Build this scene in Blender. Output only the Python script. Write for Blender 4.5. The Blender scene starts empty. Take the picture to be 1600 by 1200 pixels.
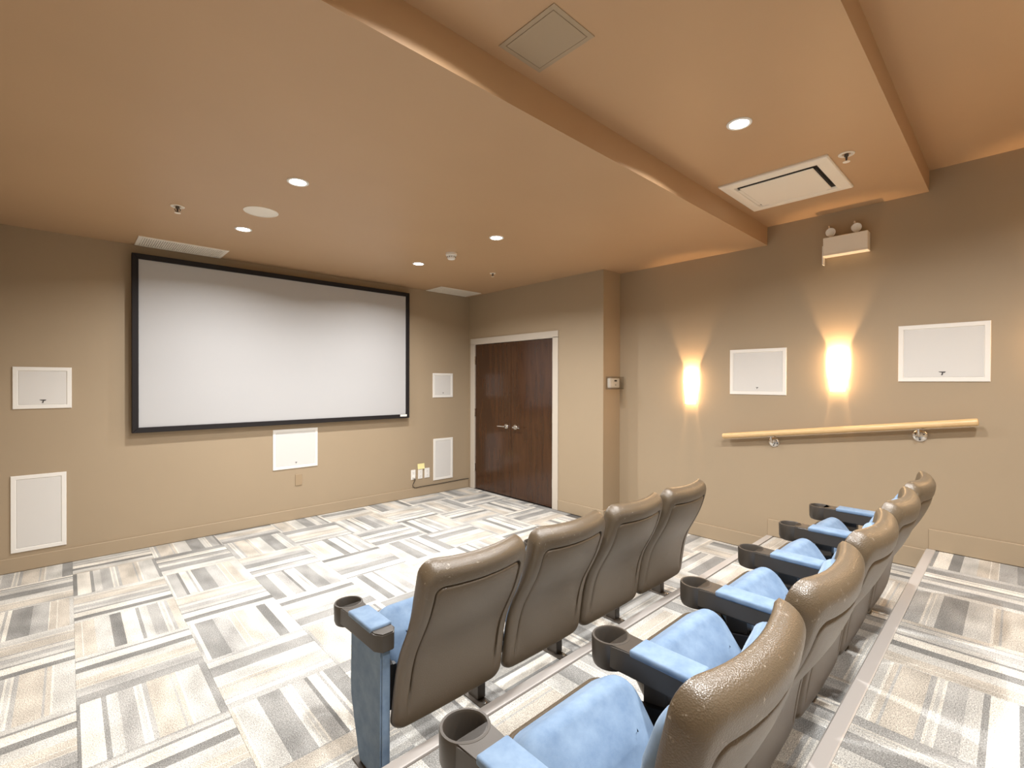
import bpy, bmesh, math, random
from mathutils import Vector, Matrix
random.seed(7)
sc = bpy.context.scene
COL = sc.collection

# ------------------------------------------------------------------ camera, world, exposure
F_PX, YAW, PITCH, ROLL = 740.75, 0.81785, -0.004532, 0.002424
cam_data = bpy.data.cameras.new('camera')
cam_data.sensor_fit = 'HORIZONTAL'
cam_data.sensor_width = 36.0
cam_data.lens = F_PX * 36.0 / 1600.0
cam_data.clip_start = 0.02
cam = bpy.data.objects.new('camera', cam_data)
COL.objects.link(cam)
fw = Vector((math.cos(YAW) * math.cos(PITCH), math.sin(YAW) * math.cos(PITCH), math.sin(PITCH)))
rt = Vector((math.sin(YAW), -math.cos(YAW), 0))
upv = rt.cross(fw)
r2 = rt * math.cos(ROLL) + upv * math.sin(ROLL)
u2 = -rt * math.sin(ROLL) + upv * math.cos(ROLL)
M3 = Matrix((r2, u2, -fw)).transposed().to_4x4()
M3.translation = Vector((0, 0, 1.5))
cam.matrix_world = M3
sc.camera = cam

world = bpy.data.worlds.new('world')
sc.world = world
world.use_nodes = True
world.node_tree.nodes['Background'].inputs[0].default_value = (0.02, 0.02, 0.02, 1)
world.node_tree.nodes['Background'].inputs[1].default_value = 1.0

sc.view_settings.view_transform = 'Standard'
sc.view_settings.look = 'None'
sc.view_settings.gamma = 1.0
sc.view_settings.use_curve_mapping = False
sc.view_settings.exposure = 0.04
sc.cycles.caustics_reflective = False
DOWN_W, DOWN_COL = 33.5, (1.0, 0.98, 0.955)
SCONCE_W, SCONCE_E, SCONCE_COL = 30.0, 25.0, (1.0, 0.63, 0.33)

# ------------------------------------------------------------------ measured room (metres)
XL, XD, XR = -0.60, 4.184, 4.495          # left wall, door wall, right wall
YF, YC, YB = 5.363, 3.036, -1.15          # screen wall, return wall, rear wall
H1, H2, H3 = 2.707, 2.867, 3.016          # three ceiling levels
B1, B2 = 1.514, 0.440                     # ceiling steps
E1, T1, E2, T2 = 1.502, 0.158, 0.439, 0.312   # tier edges and tier floor levels

# ------------------------------------------------------------------ materials
def new_mat(name):
    m = bpy.data.materials.new(name)
    m.use_nodes = True
    nt = m.node_tree
    return m, nt, nt.nodes['Principled BSDF']

def simple(name, col, rough=0.5, metal=0.0, bump=0.0, bscale=200.0, spec=0.5, vary=0.0, vscale=4.0, sheen=0.0, coat=0.0):
    m, nt, p = new_mat(name)
    p.inputs['Base Color'].default_value = (*col, 1)
    p.inputs['Roughness'].default_value = rough
    p.inputs['Metallic'].default_value = metal
    p.inputs['Specular IOR Level'].default_value = spec
    p.inputs['Sheen Weight'].default_value = sheen
    p.inputs['Coat Weight'].default_value = coat
    tc = nt.nodes.new('ShaderNodeTexCoord')
    if bump:
        n = nt.nodes.new('ShaderNodeTexNoise'); n.inputs['Scale'].default_value = bscale; n.inputs['Detail'].default_value = 3
        nt.links.new(tc.outputs['Object'], n.inputs['Vector'])
        b = nt.nodes.new('ShaderNodeBump'); b.inputs['Strength'].default_value = bump; b.inputs['Distance'].default_value = 0.002
        nt.links.new(n.outputs['Fac'], b.inputs['Height']); nt.links.new(b.outputs['Normal'], p.inputs['Normal'])
    if vary:
        n = nt.nodes.new('ShaderNodeTexNoise'); n.inputs['Scale'].default_value = vscale; n.inputs['Detail'].default_value = 5
        nt.links.new(tc.outputs['Object'], n.inputs['Vector'])
        r = nt.nodes.new('ShaderNodeValToRGB')
        r.color_ramp.elements[0].position = 0.3; r.color_ramp.elements[1].position = 0.7
        r.color_ramp.elements[0].color = (*[c * (1 - vary) for c in col], 1)
        r.color_ramp.elements[1].color = (*[min(1, c * (1 + vary)) for c in col], 1)
        nt.links.new(n.outputs['Fac'], r.inputs['Fac']); nt.links.new(r.outputs['Color'], p.inputs['Base Color'])
    return m

def emit(name, col, strength):
    m = bpy.data.materials.new(name); m.use_nodes = True
    nt = m.node_tree; nt.nodes.clear()
    o = nt.nodes.new('ShaderNodeOutputMaterial'); e = nt.nodes.new('ShaderNodeEmission')
    e.inputs[0].default_value = (*col, 1); e.inputs[1].default_value = strength
    nt.links.new(e.outputs[0], o.inputs[0])
    return m

M = {}
M['wall'] = simple('tan wall paint', (0.37, 0.292, 0.200), 0.55, bump=0.05, bscale=350, spec=0.35, vary=0.02, vscale=1.3)
M['ceiling'] = simple('brown ceiling paint', (0.48, 0.315, 0.180), 0.45, bump=0.06, bscale=300, spec=0.45, vary=0.03, vscale=1.1)
M['white'] = simple('white painted plastic', (0.80, 0.79, 0.76), 0.42)
M['offwhite'] = simple('cream painted metal', (0.84, 0.79, 0.70), 0.4)
M['doorframe'] = simple('pale grey door frame paint', (0.56, 0.51, 0.44), 0.4)
M['screen'] = simple('matte white screen fabric', (0.46, 0.465, 0.475), 0.85, spec=0.1)
M['black_frame'] = simple('black flocked frame', (0.012, 0.010, 0.011), 0.6, spec=0.3)
M['plastic'] = simple('dark brown plastic', (0.050, 0.042, 0.034), 0.38, bump=0.08, bscale=600)
M['black'] = simple('black metal', (0.012, 0.012, 0.014), 0.4)
M['postmetal'] = simple('brown painted steel', (0.075, 0.062, 0.050), 0.4)
M['chrome'] = simple('brushed chrome', (0.75, 0.73, 0.70), 0.22, metal=1.0)
M['nosing'] = simple('taupe vinyl nosing', (0.50, 0.475, 0.455), 0.33, bump=0.05, bscale=400)
M['plate'] = simple('tan wall plate', (0.36, 0.27, 0.17), 0.45)
M['note'] = simple('yellow paper', (0.85, 0.78, 0.38), 0.8)
M['mark'] = simple('grey emblem', (0.10, 0.10, 0.11), 0.3, metal=0.6)
M['slot'] = simple('dark slot', (0.02, 0.018, 0.016), 0.7)
M['riser'] = simple('brown riser vinyl', (0.12, 0.10, 0.085), 0.6)
M['base'] = simple('subfloor', (0.10, 0.095, 0.09), 0.9)
M['lens'] = emit('lamp lens', (1.0, 0.93, 0.82), 40.0)
M['shade'] = emit('glowing sconce shade', SCONCE_COL, SCONCE_E)
M['wood_rail'] = None

def mat_grille():
    m, nt, p = new_mat('perforated grille')
    p.inputs['Base Color'].default_value = (0.66, 0.655, 0.64, 1); p.inputs['Roughness'].default_value = 0.6
    tc = nt.nodes.new('ShaderNodeTexCoord'); v = nt.nodes.new('ShaderNodeTexVoronoi'); v.inputs['Scale'].default_value = 260
    v.inputs['Randomness'].default_value = 0.0
    b = nt.nodes.new('ShaderNodeBump'); b.inputs['Strength'].default_value = 0.25; b.inputs['Distance'].default_value = 0.001
    nt.links.new(tc.outputs['Object'], v.inputs['Vector']); nt.links.new(v.outputs['Distance'], b.inputs['Height'])
    nt.links.new(b.outputs['Normal'], p.inputs['Normal'])
    return m
M['grille'] = mat_grille()

def mat_wood(name, c0, c1, rough, stretch, coat=0.0, scale=6.0):
    m, nt, p = new_mat(name)
    tc = nt.nodes.new('ShaderNodeTexCoord'); mp = nt.nodes.new('ShaderNodeMapping')
    mp.inputs['Scale'].default_value = stretch
    n = nt.nodes.new('ShaderNodeTexNoise'); n.inputs['Scale'].default_value = scale; n.inputs['Detail'].default_value = 6; n.inputs['Distortion'].default_value = 0.6
    r = nt.nodes.new('ShaderNodeValToRGB')
    r.color_ramp.elements[0].position = 0.32; r.color_ramp.elements[0].color = (*c0, 1)
    r.color_ramp.elements[1].position = 0.70; r.color_ramp.elements[1].color = (*c1, 1)
    nt.links.new(tc.outputs['Object'], mp.inputs['Vector']); nt.links.new(mp.outputs['Vector'], n.inputs['Vector'])
    nt.links.new(n.outputs['Fac'], r.inputs['Fac']); nt.links.new(r.outputs['Color'], p.inputs['Base Color'])
    p.inputs['Roughness'].default_value = rough; p.inputs['Coat Weight'].default_value = coat; p.inputs['Coat Roughness'].default_value = 0.12
    return m
M['wood_rail'] = mat_wood('pale maple', (0.62, 0.42, 0.20), (0.74, 0.52, 0.28), 0.35, (20, 1.5, 20))
M['door'] = mat_wood('dark stained veneer', (0.040, 0.0155, 0.0060), (0.066, 0.026, 0.0095), 0.24, (7, 7, 0.9), coat=0.35, scale=2.2)

def mat_velvet():
    m, nt, p = new_mat('blue velour')
    tc = nt.nodes.new('ShaderNodeTexCoord'); n = nt.nodes.new('ShaderNodeTexNoise')
    n.inputs['Scale'].default_value = 14; n.inputs['Detail'].default_value = 6; n.inputs['Roughness'].default_value = 0.65
    r = nt.nodes.new('ShaderNodeValToRGB')
    r.color_ramp.elements[0].position = 0.3; r.color_ramp.elements[0].color = (0.132, 0.200, 0.305, 1)
    r.color_ramp.elements[1].position = 0.75; r.color_ramp.elements[1].color = (0.222, 0.308, 0.420, 1)
    n2 = nt.nodes.new('ShaderNodeTexNoise'); n2.inputs['Scale'].default_value = 900
    b = nt.nodes.new('ShaderNodeBump'); b.inputs['Strength'].default_value = 0.25; b.inputs['Distance'].default_value = 0.001
    L = nt.links.new
    L(tc.outputs['Object'], n.inputs['Vector']); L(tc.outputs['Object'], n2.inputs['Vector'])
    L(n.outputs['Fac'], r.inputs['Fac']); L(r.outputs['Color'], p.inputs['Base Color'])
    L(n2.outputs['Fac'], b.inputs['Height']); L(b.outputs['Normal'], p.inputs['Normal'])
    p.inputs['Roughness'].default_value = 0.85; p.inputs['Specular IOR Level'].default_value = 0.2
    p.inputs['Sheen Weight'].default_value = 0.4; p.inputs['Sheen Roughness'].default_value = 0.35
    p.inputs['Sheen Tint'].default_value = (0.65, 0.80, 1.0, 1)
    return m
M['velvet'] = mat_velvet()

def mat_leather():
    m, nt, p = new_mat('worn brown vinyl shell')
    L = nt.links.new
    tc = nt.nodes.new('ShaderNodeTexCoord')
    v = nt.nodes.new('ShaderNodeTexVoronoi'); v.inputs['Scale'].default_value = 330
    b = nt.nodes.new('ShaderNodeBump'); b.inputs['Strength'].default_value = 0.35; b.inputs['Distance'].default_value = 0.0015
    L(tc.outputs['Object'], v.inputs['Vector']); L(v.outputs['Distance'], b.inputs['Height']); L(b.outputs['Normal'], p.inputs['Normal'])
    # scuffs of bare light vinyl: small patches, only along the top roll where hands rub
    n = nt.nodes.new('ShaderNodeTexNoise'); n.inputs['Scale'].default_value = 55; n.inputs['Detail'].default_value = 8; n.inputs['Roughness'].default_value = 0.7
    oi = nt.nodes.new('ShaderNodeObjectInfo'); ad = nt.nodes.new('ShaderNodeVectorMath')
    sc_ = nt.nodes.new('ShaderNodeVectorMath'); sc_.operation = 'SCALE'; sc_.inputs[0].default_value = (1, 1, 1)
    mu = nt.nodes.new('ShaderNodeMath'); mu.operation = 'MULTIPLY'; mu.inputs[1].default_value = 30
    L(oi.outputs['Random'], mu.inputs[0]); L(mu.outputs[0], sc_.inputs['Scale'])
    L(tc.outputs['Object'], ad.inputs[0]); L(sc_.outputs[0], ad.inputs[1]); L(ad.outputs[0], n.inputs['Vector'])
    r = nt.nodes.new('ShaderNodeValToRGB'); r.color_ramp.elements[0].position = 0.62; r.color_ramp.elements[1].position = 0.66
    L(n.outputs['Fac'], r.inputs['Fac'])
    sx = nt.nodes.new('ShaderNodeSeparateXYZ'); L(tc.outputs['Object'], sx.inputs[0])
    mr = nt.nodes.new('ShaderNodeMapRange'); mr.inputs['From Min'].default_value = 0.72; mr.inputs['From Max'].default_value = 0.82
    L(sx.outputs['Z'], mr.inputs['Value'])
    m1 = nt.nodes.new('ShaderNodeMath'); m1.operation = 'MULTIPLY'; L(r.outputs['Color'], m1.inputs[0]); L(mr.outputs[0], m1.inputs[1])
    mx = nt.nodes.new('ShaderNodeMix'); mx.data_type = 'RGBA'
    mx.inputs[6].default_value = (0.106, 0.078, 0.048, 1); mx.inputs[7].default_value = (0.30, 0.26, 0.21, 1)
    L(m1.outputs[0], mx.inputs[0]); L(mx.outputs[2], p.inputs['Base Color'])
    p.inputs['Roughness'].default_value = 0.34; p.inputs['Specular IOR Level'].default_value = 0.75
    return m
M['leather'] = mat_leather()

def mat_carpet():
    m, nt, p = new_mat('striped loop carpet')
    L = nt.links.new
    N = nt.nodes.new
    tc = N('ShaderNodeTexCoord'); sx = N('ShaderNodeSeparateXYZ'); L(tc.outputs['Object'], sx.inputs[0])
    oi = N('ShaderNodeObjectInfo')
    ma = N('ShaderNodeMath'); ma.operation = 'MULTIPLY_ADD'; ma.inputs[1].default_value = 0.85
    L(sx.outputs['X'], ma.inputs[0]); L(oi.outputs['Random'], ma.inputs[2])
    fr = N('ShaderNodeMath'); fr.operation = 'FRACT'; L(ma.outputs[0], fr.inputs[0])
    ramp = N('ShaderNodeValToRGB'); cr = ramp.color_ramp; cr.interpolation = 'CONSTANT'
    cream, sand, lt, mid, dk, dk2 = (0.64, 0.615, 0.56), (0.49, 0.455, 0.40), (0.50, 0.495, 0.47), (0.39, 0.388, 0.375), (0.270, 0.270, 0.262), (0.220, 0.220, 0.213)
    stops = [(0, sand), (0.075, mid), (0.085, sand), (0.10, cream), (0.108, lt), (0.185, dk), (0.27, lt), (0.295, cream), (0.30, lt), (0.312, cream), (0.318, mid),
             (0.37, dk2), (0.385, cream), (0.425, mid), (0.435, cream), (0.45, dk), (0.535, mid), (0.60, cream), (0.605, sand), (0.63, cream), (0.636, sand), (0.68, lt), (0.745, dk2),
             (0.79, cream), (0.855, dk), (0.87, lt), (0.905, mid), (0.955, cream), (0.963, lt), (0.975, cream), (0.982, mid)]
    while len(cr.elements) < len(stops): cr.elements.new(0.5)
    for e, (q, c) in zip(cr.elements, stops): e.position = q; e.color = (*c, 1)
    L(fr.outputs[0], ramp.inputs['Fac'])
    # fine loop rows along the stripe, pile speckle and slow tone drift
    mp = N('ShaderNodeMapping'); mp.inputs['Scale'].default_value = (420, 60, 60); L(tc.outputs['Object'], mp.inputs['Vector'])
    n1 = N('ShaderNodeTexNoise'); n1.inputs['Scale'].default_value = 1.0; n1.inputs['Detail'].default_value = 2; L(mp.outputs[0], n1.inputs['Vector'])
    n2 = N('ShaderNodeTexNoise'); n2.inputs['Scale'].default_value = 240; n2.inputs['Detail'].default_value = 3; L(tc.outputs['Object'], n2.inputs['Vector'])
    of = N('ShaderNodeVectorMath'); cb = N('ShaderNodeCombineXYZ')
    m30 = N('ShaderNodeMath'); m30.operation = 'MULTIPLY'; m30.inputs[1].default_value = 57
    L(oi.outputs['Random'], m30.inputs[0]); L(m30.outputs[0], cb.inputs['Z']); L(tc.outputs['Object'], of.inputs[0]); L(cb.outputs[0], of.inputs[1])
    mp3 = N('ShaderNodeMapping'); mp3.inputs['Scale'].default_value = (9, 4, 9); L(of.outputs[0], mp3.inputs['Vector'])
    n3 = N('ShaderNodeTexNoise'); n3.inputs['Scale'].default_value = 1.0; n3.inputs['Detail'].default_value = 1; L(mp3.outputs[0], n3.inputs['Vector'])
    def mr(node, a, b, lo=0.3, hi=0.7):
        q = N('ShaderNodeMapRange'); q.inputs['From Min'].default_value = lo; q.inputs['From Max'].default_value = hi
        q.inputs['To Min'].default_value = a; q.inputs['To Max'].default_value = b; L(node.outputs['Fac'], q.inputs['Value']); return q
    a, b, c = mr(n1, 0.78, 1.22), mr(n2, 0.48, 1.52), mr(n3, 0.80, 1.22)
    t1 = N('ShaderNodeMath'); t1.operation = 'MULTIPLY'; L(a.outputs[0], t1.inputs[0]); L(b.outputs[0], t1.inputs[1])
    t2 = N('ShaderNodeMath'); t2.operation = 'MULTIPLY'; L(t1.outputs[0], t2.inputs[0]); L(c.outputs[0], t2.inputs[1])
    vs = N('ShaderNodeVectorMath'); vs.operation = 'SCALE'; L(ramp.outputs['Color'], vs.inputs[0]); L(t2.outputs[0], vs.inputs['Scale'])
    L(vs.outputs[0], p.inputs['Base Color'])
    bu = N('ShaderNodeBump'); bu.inputs['Strength'].default_value = 0.35; bu.inputs['Distance'].default_value = 0.002
    L(n2.outputs['Fac'], bu.inputs['Height']); L(bu.outputs['Normal'], p.inputs['Normal'])
    p.inputs['Roughness'].default_value = 0.95; p.inputs['Specular IOR Level'].default_value = 0.1
    return m
M['carpet'] = mat_carpet()

def mat_glass():
    m, nt, p = new_mat('clear plastic')
    t = nt.nodes.new('ShaderNodeBsdfTransparent'); t.inputs[0].default_value = (0.93, 0.92, 0.90, 1)
    g = nt.nodes.new('ShaderNodeBsdfGlossy'); g.inputs['Roughness'].default_value = 0.05
    mx = nt.nodes.new('ShaderNodeMixShader'); mx.inputs[0].default_value = 0.07
    nt.links.new(t.outputs[0], mx.inputs[1]); nt.links.new(g.outputs[0], mx.inputs[2])
    nt.links.new(mx.outputs[0], nt.nodes['Material Output'].inputs[0])
    return m
M['clear'] = mat_glass()

# ------------------------------------------------------------------ helpers
def link(name, me, parent=None, loc=None, rz=None):
    o = bpy.data.objects.new(name, me); COL.objects.link(o)
    if parent is not None: o.parent = parent
    if loc is not None: o.location = loc
    if rz is not None: o.rotation_euler = (0, 0, rz)
    return o

def tag(o, label=None, cat=None, group=None, kind=None):
    if label: o['label'] = label
    if cat: o['category'] = cat
    if group: o['group'] = group
    if kind: o['kind'] = kind
    return o

def thing(name, label, cat, loc=(0, 0, 0), rz=0.0, group=None):
    o = bpy.data.objects.new(name, None); COL.objects.link(o)
    o.empty_display_size = 0.05
    o.location = loc; o.rotation_euler = (0, 0, rz)
    return tag(o, label, cat, group)

def finish(bm, name, mat, parent=None, smooth=False, angle=40, loc=None, rz=None):
    bmesh.ops.recalc_face_normals(bm, faces=bm.faces[:])
    me = bpy.data.meshes.new(name); bm.to_mesh(me); bm.free()
    me.materials.append(mat)
    if smooth:
        for pl in me.polygons: pl.use_smooth = True
        me.set_sharp_from_angle(angle=math.radians(angle))
    return link(name, me, parent, loc, rz)

def add_box(bm, a, b, bevel=0.0, seg=1):
    r = bmesh.ops.create_cube(bm, size=1.0)
    vs = r['verts']
    for v in vs:
        v.co = Vector([a[i] + (v.co[i] + 0.5) * (b[i] - a[i]) for i in range(3)])
    if bevel:
        es = list({e for v in vs for e in v.link_edges})
        bmesh.ops.bevel(bm, geom=es, offset=bevel, segments=seg, affect='EDGES', profile=0.5)
    return bm

def box(name, a, b, mat, parent=None, bevel=0.0, seg=1, smooth=False):
    bm = bmesh.new(); add_box(bm, a, b, bevel, seg)
    return finish(bm, name, mat, parent, smooth or seg > 1)

def add_prism(bm, pts, lo, hi, axis):
    """polygon pts (2D) extruded along axis 0/1/2 from lo to hi"""
    def mk(p, h):
        q = list(p); q.insert(axis, h); return bm.verts.new(q)
    A = [mk(p, lo) for p in pts]; B = [mk(p, hi) for p in pts]
    bm.faces.new(A); bm.faces.new(B[::-1])
    n = len(pts)
    for i in range(n): bm.faces.new((A[i], B[i], B[(i + 1) % n], A[(i + 1) % n]))

def add_lathe(bm, prof, c=(0, 0, 0), axis='Z', seg=32, cap0=False, cap1=False):
    rings = []
    for r, h in prof:
        ring = []
        for k in range(seg):
            a = 2 * math.pi * k / seg
            x, y = r * math.cos(a), r * math.sin(a)
            p = (x, y, h) if axis == 'Z' else ((h, x, y) if axis == 'X' else (x, h, y))
            ring.append(bm.verts.new((p[0] + c[0], p[1] + c[1], p[2] + c[2])))
        rings.append(ring)
    for a, b in zip(rings, rings[1:]):
        for k in range(seg): bm.faces.new((a[k], a[(k + 1) % seg], b[(k + 1) % seg], b[k]))
    if cap0: bm.faces.new(rings[0])
    if cap1: bm.faces.new(rings[-1])

def add_tube(bm, pts, r, seg=10):
    pts = [Vector(p) for p in pts]; rings = []
    ref = Vector((0, 0, 1))
    for i, p in enumerate(pts):
        d = (pts[min(i + 1, len(pts) - 1)] - pts[max(i - 1, 0)]).normalized()
        rr = ref if abs(d.dot(ref)) < 0.95 else Vector((1, 0, 0))
        u = d.cross(rr).normalized(); w = u.cross(d).normalized()
        rings.append([bm.verts.new(p + r * (math.cos(2 * math.pi * k / seg) * u + math.sin(2 * math.pi * k / seg) * w)) for k in range(seg)])
    for a, b in zip(rings, rings[1:]):
        for k in range(seg): bm.faces.new((a[k], a[(k + 1) % seg], b[(k + 1) % seg], b[k]))
    bm.faces.new(rings[0]); bm.faces.new(rings[-1])

def structure(o, label):
    return tag(o, label, kind='structure')

# ------------------------------------------------------------------ room shell
TILE_T = 0.006
structure(box('floor', (XL, E1, -0.08), (XR, YF, -TILE_T), M['base']), 'main floor in front of the screen, laid with striped grey carpet tiles')
floor0 = bpy.data.objects['floor']
floor1 = structure(box('floor', (XL, E2, -0.08), (XR, E1, T1 - TILE_T), M['riser']), 'first raised tier carrying the second row of seats')
floor2 = structure(box('floor', (XL, YB, -0.08), (XR, E2, T2 - TILE_T), M['riser']), 'highest raised tier with pale nosing behind the second row')
structure(box('wall_front', (XL - 0.12, YF, -0.08), (XR, YF + 0.12, H1 + 0.1), M['wall']), 'tan wall behind the projection screen')
structure(box('wall_left', (XL - 0.12, YB, -0.08), (XL, YF, H3 + 0.1), M['wall']), 'tan wall opposite the double doors')
structure(box('wall_rear', (XL - 0.12, YB - 0.12, -0.08), (XR + 0.12, YB, H3 + 0.1), M['wall']), 'tan wall behind the seating')
structure(box('wall_right', (XR, YB, -0.08), (XR + 0.12, YC, H3 + 0.1), M['wall']), 'tan wall with the glowing sconces and handrail')
# door wall with a real opening, its end being the return into the alcove
DY0, DY1, DZ = 3.745, 5.238, 2.032
bm = bmesh.new()
add_box(bm, (XD, DY1, -0.08), (XR, YF, H1 + 0.1))
add_box(bm, (XD, YC, -0.08), (XR + 0.12, DY0, H1 + 0.1))
add_box(bm, (XD, DY0, DZ), (XR, DY1, H1 + 0.1))
structure(finish(bm, 'wall_door', M['wall']), 'tan wall holding the dark double doors, ending at the alcove corner')
structure(box('ceiling', (XL - 0.12, B1, H1), (XR + 0.12, YF + 0.12, H3 + 0.25), M['ceiling']), 'lowest brown ceiling panel, over the screen end')
structure(box('ceiling', (XL - 0.12, B2, H2), (XR + 0.12, B1, H3 + 0.25), M['ceiling']), 'middle brown ceiling step with the square air conditioner')
structure(box('ceiling', (XL - 0.12, YB - 0.12, H3), (XR + 0.12, B2, H3 + 0.25), M['ceiling']), 'highest brown ceiling step over the rear tier')

# baseboards (same paint as the wall, bevelled top edge)
def baseboard(name, a, b, label):
    structure(box(name, a, b, M['wall'], bevel=0.004), label)
BT = 0.013
baseboard('baseboard_front', (XL, YF - BT, 0), (XD - 0.015, YF, 0.115), 'tan baseboard under the projection screen')
baseboard('baseboard_door', (XD - BT, YC - BT, 0), (XD, 3.668, 0.125), 'tan baseboard between double doors and alcove corner')
baseboard('baseboard_return', (XD, YC - BT, 0), (XR, YC, 0.125), 'tan baseboard on the short alcove return')
baseboard('baseboard_right', (XR - BT, E1, 0), (XR, YC - BT, 0.132), 'tan baseboard at main floor level under the sconces')
baseboard('baseboard_right', (XR - BT, E2, T1), (XR, E1 - 0.004, T1 + 0.147), 'tan baseboard along the first tier')
baseboard('baseboard_right', (XR - BT, YB, T2), (XR, E2 - 0.008, T2 + 0.146), 'tan baseboard along the highest tier')
baseboard('baseboard_left', (XL, E1, 0), (XL + BT, YF - BT, 0.12), 'tan baseboard on the wall opposite the doors')

# stair nosing strips
def nosing(y, z, label):
    bm = bmesh.new()
    add_prism(bm, [(y - 0.047, z - TILE_T), (y - 0.047, z + 0.001), (y - 0.042, z + 0.003), (y + 0.000, z + 0.003), (y + 0.006, z - 0.003), (y + 0.006, z - 0.030), (y, z - 0.030), (y, z - TILE_T)], XL, XR - BT, 0)
    return structure(finish(bm, 'trim_%d' % (1 if z < 0.2 else 2), M['nosing']), label)
nosing(E1, T1, 'taupe vinyl nosing on the first tier edge, under the front row')
nosing(E2, T2, 'pale vinyl nosing on the highest tier edge, behind the second row')

# carpet tiles, quarter-turned, each one an object
TS, TX0, TY0 = 0.5065, 0.027, 2.965
tile_cache = {}
def tile_mesh(x0, x1, y0, y1):
    key = tuple(round(q, 4) for q in (x0, x1, y0, y1))
    if key not in tile_cache:
        bm = bmesh.new(); g = 0.0002; c = 0.0007
        lo = [bm.verts.new((x, y, -TILE_T)) for x, y in ((x0 + g, y0 + g), (x1 - g, y0 + g), (x1 - g, y1 - g), (x0 + g, y1 - g))]
        mi = [bm.verts.new((v.co.x, v.co.y, -c)) for v in lo]
        k = g + c
        hi = [bm.verts.new((x, y, 0)) for x, y in ((x0 + k, y0 + k), (x1 - k, y0 + k), (x1 - k, y1 - k), (x0 + k, y1 - k))]
        for A, B in ((lo, mi), (mi, hi)):
            for i in range(4): bm.faces.new((A[i], A[(i + 1) % 4], B[(i + 1) % 4], B[i]))
        bm.faces.new(hi); bm.faces.new(lo[::-1])
        bmesh.ops.recalc_face_normals(bm, faces=bm.faces[:])
        me = bpy.data.meshes.new('carpet_tile'); bm.to_mesh(me); bm.free(); me.materials.append(M['carpet'])
        tile_cache[key] = me
    return tile_cache[key]

def lay(parent, x0, x1, y0, y1, z, corner=None):
    i0, i1 = math.floor((x0 - TX0) / TS), math.ceil((x1 - TX0) / TS)
    j0, j1 = math.floor((y0 - TY0) / TS), math.ceil((y1 - TY0) / TS)
    for i in range(i0, i1):
        for j in range(j0, j1):
            cx, cy = TX0 + (i + 0.5) * TS, TY0 + (j + 0.5) * TS
            a, b = max(x0, cx - TS / 2), min(x1, cx + TS / 2)
            c, d = max(y0, cy - TS / 2), min(y1, cy + TS / 2)
            if corner and b > corner[0]:
                if c > corner[1]: b = corner[0]
                elif d > corner[1]: d = corner[1]
            if b - a < 0.01 or d - c < 0.01: continue
            turn = (i + j) % 2          # 1: stripes run along x
            turn = 1 - turn
            a, b, c, d = a - cx, b - cx, c - cy, d - cy
            if turn: me = tile_mesh(c, d, -b, -a); rz = math.pi / 2
            else: me = tile_mesh(a, b, c, d); rz = 0.0
            link('carpet_tile', me, parent, (cx, cy, z - random.random() * 0.0005), rz)
lay(floor0, XL + BT, XR - BT, E1 + 0.001, YF - BT, 0.0, (XD - BT, YC - BT))
lay(floor1, XL + BT, XR - BT, E2 + 0.001, E1 - 0.047, T1)
lay(floor2, XL + BT, XR - BT, YB, E2 - 0.047, T2)

# ------------------------------------------------------------------ double doors
door = bpy.data.objects.new('door_1', None); COL.objects.link(door); door.location = (XD, (DY0 + DY1) / 2, 0)
tag(door, 'dark brown double doors with chrome levers in a pale grey frame', kind='structure')
def local(o): return Vector(o.location)
DC = (DY0 + DY1) / 2
bm = bmesh.new()
fo, fi = 0.075, 0.012
for a, b in (((-0.014, DY0 - fo - DC, 0), (0.06, DY0 - DC + fi, DZ + 0.0)), ((-0.014, DY1 - DC - fi, 0), (0.06, DY1 + fo - DC, DZ))):
    add_box(bm, a, b, 0.003)
add_box(bm, (-0.014, DY0 - fo - DC, DZ - fi), (0.06, DY1 + fo - DC, DZ + 0.072), 0.003)
finish(bm, 'door_frame', M['doorframe'], door)
for s in (-1, 1):
    y0, y1 = (DY0 - DC + fi, -0.0025) if s < 0 else (0.0025, DY1 - DC - fi)
    leaf = box('door_leaf', (0.008, y0, 0.008), (0.050, y1, DZ - fi - 0.003), M['door'], door, 0.002)
    # lever handle (rosette, neck, lever turned away from the meeting edge)
    bm = bmesh.new(); hy = s * 0.085; hz = 0.918
    add_lathe(bm, [(0.0, 0.008), (0.031, 0.008), (0.033, 0.002), (0.029, -0.004), (0.013, -0.006), (0.011, -0.045), (0.0, -0.047)], (0, hy, hz), 'X', 20)
    add_tube(bm, [(-0.042, hy, hz), (-0.046, hy + s * 0.02, hz), (-0.046, hy + s * 0.07, hz), (-0.042, hy + s * 0.125, hz - 0.002)], 0.0085, 8)
    finish(bm, 'lever_handle', M['chrome'], leaf, True)
    for hz in (0.30, 1.07, 1.80):
        bm = bmesh.new(); ye = y0 if s < 0 else y1
        add_lathe(bm, [(0.0, hz - 0.055), (0.008, hz - 0.055), (0.008, hz + 0.055), (0.0, hz + 0.055)], (-0.004, ye, 0), 'Z', 10)
        finish(bm, 'hinge', M['chrome'], leaf, True)
box('backing', (0.055, DY0 - DC, 0.0), (0.3, DY1 - DC, DZ), M['black'], door)

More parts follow.
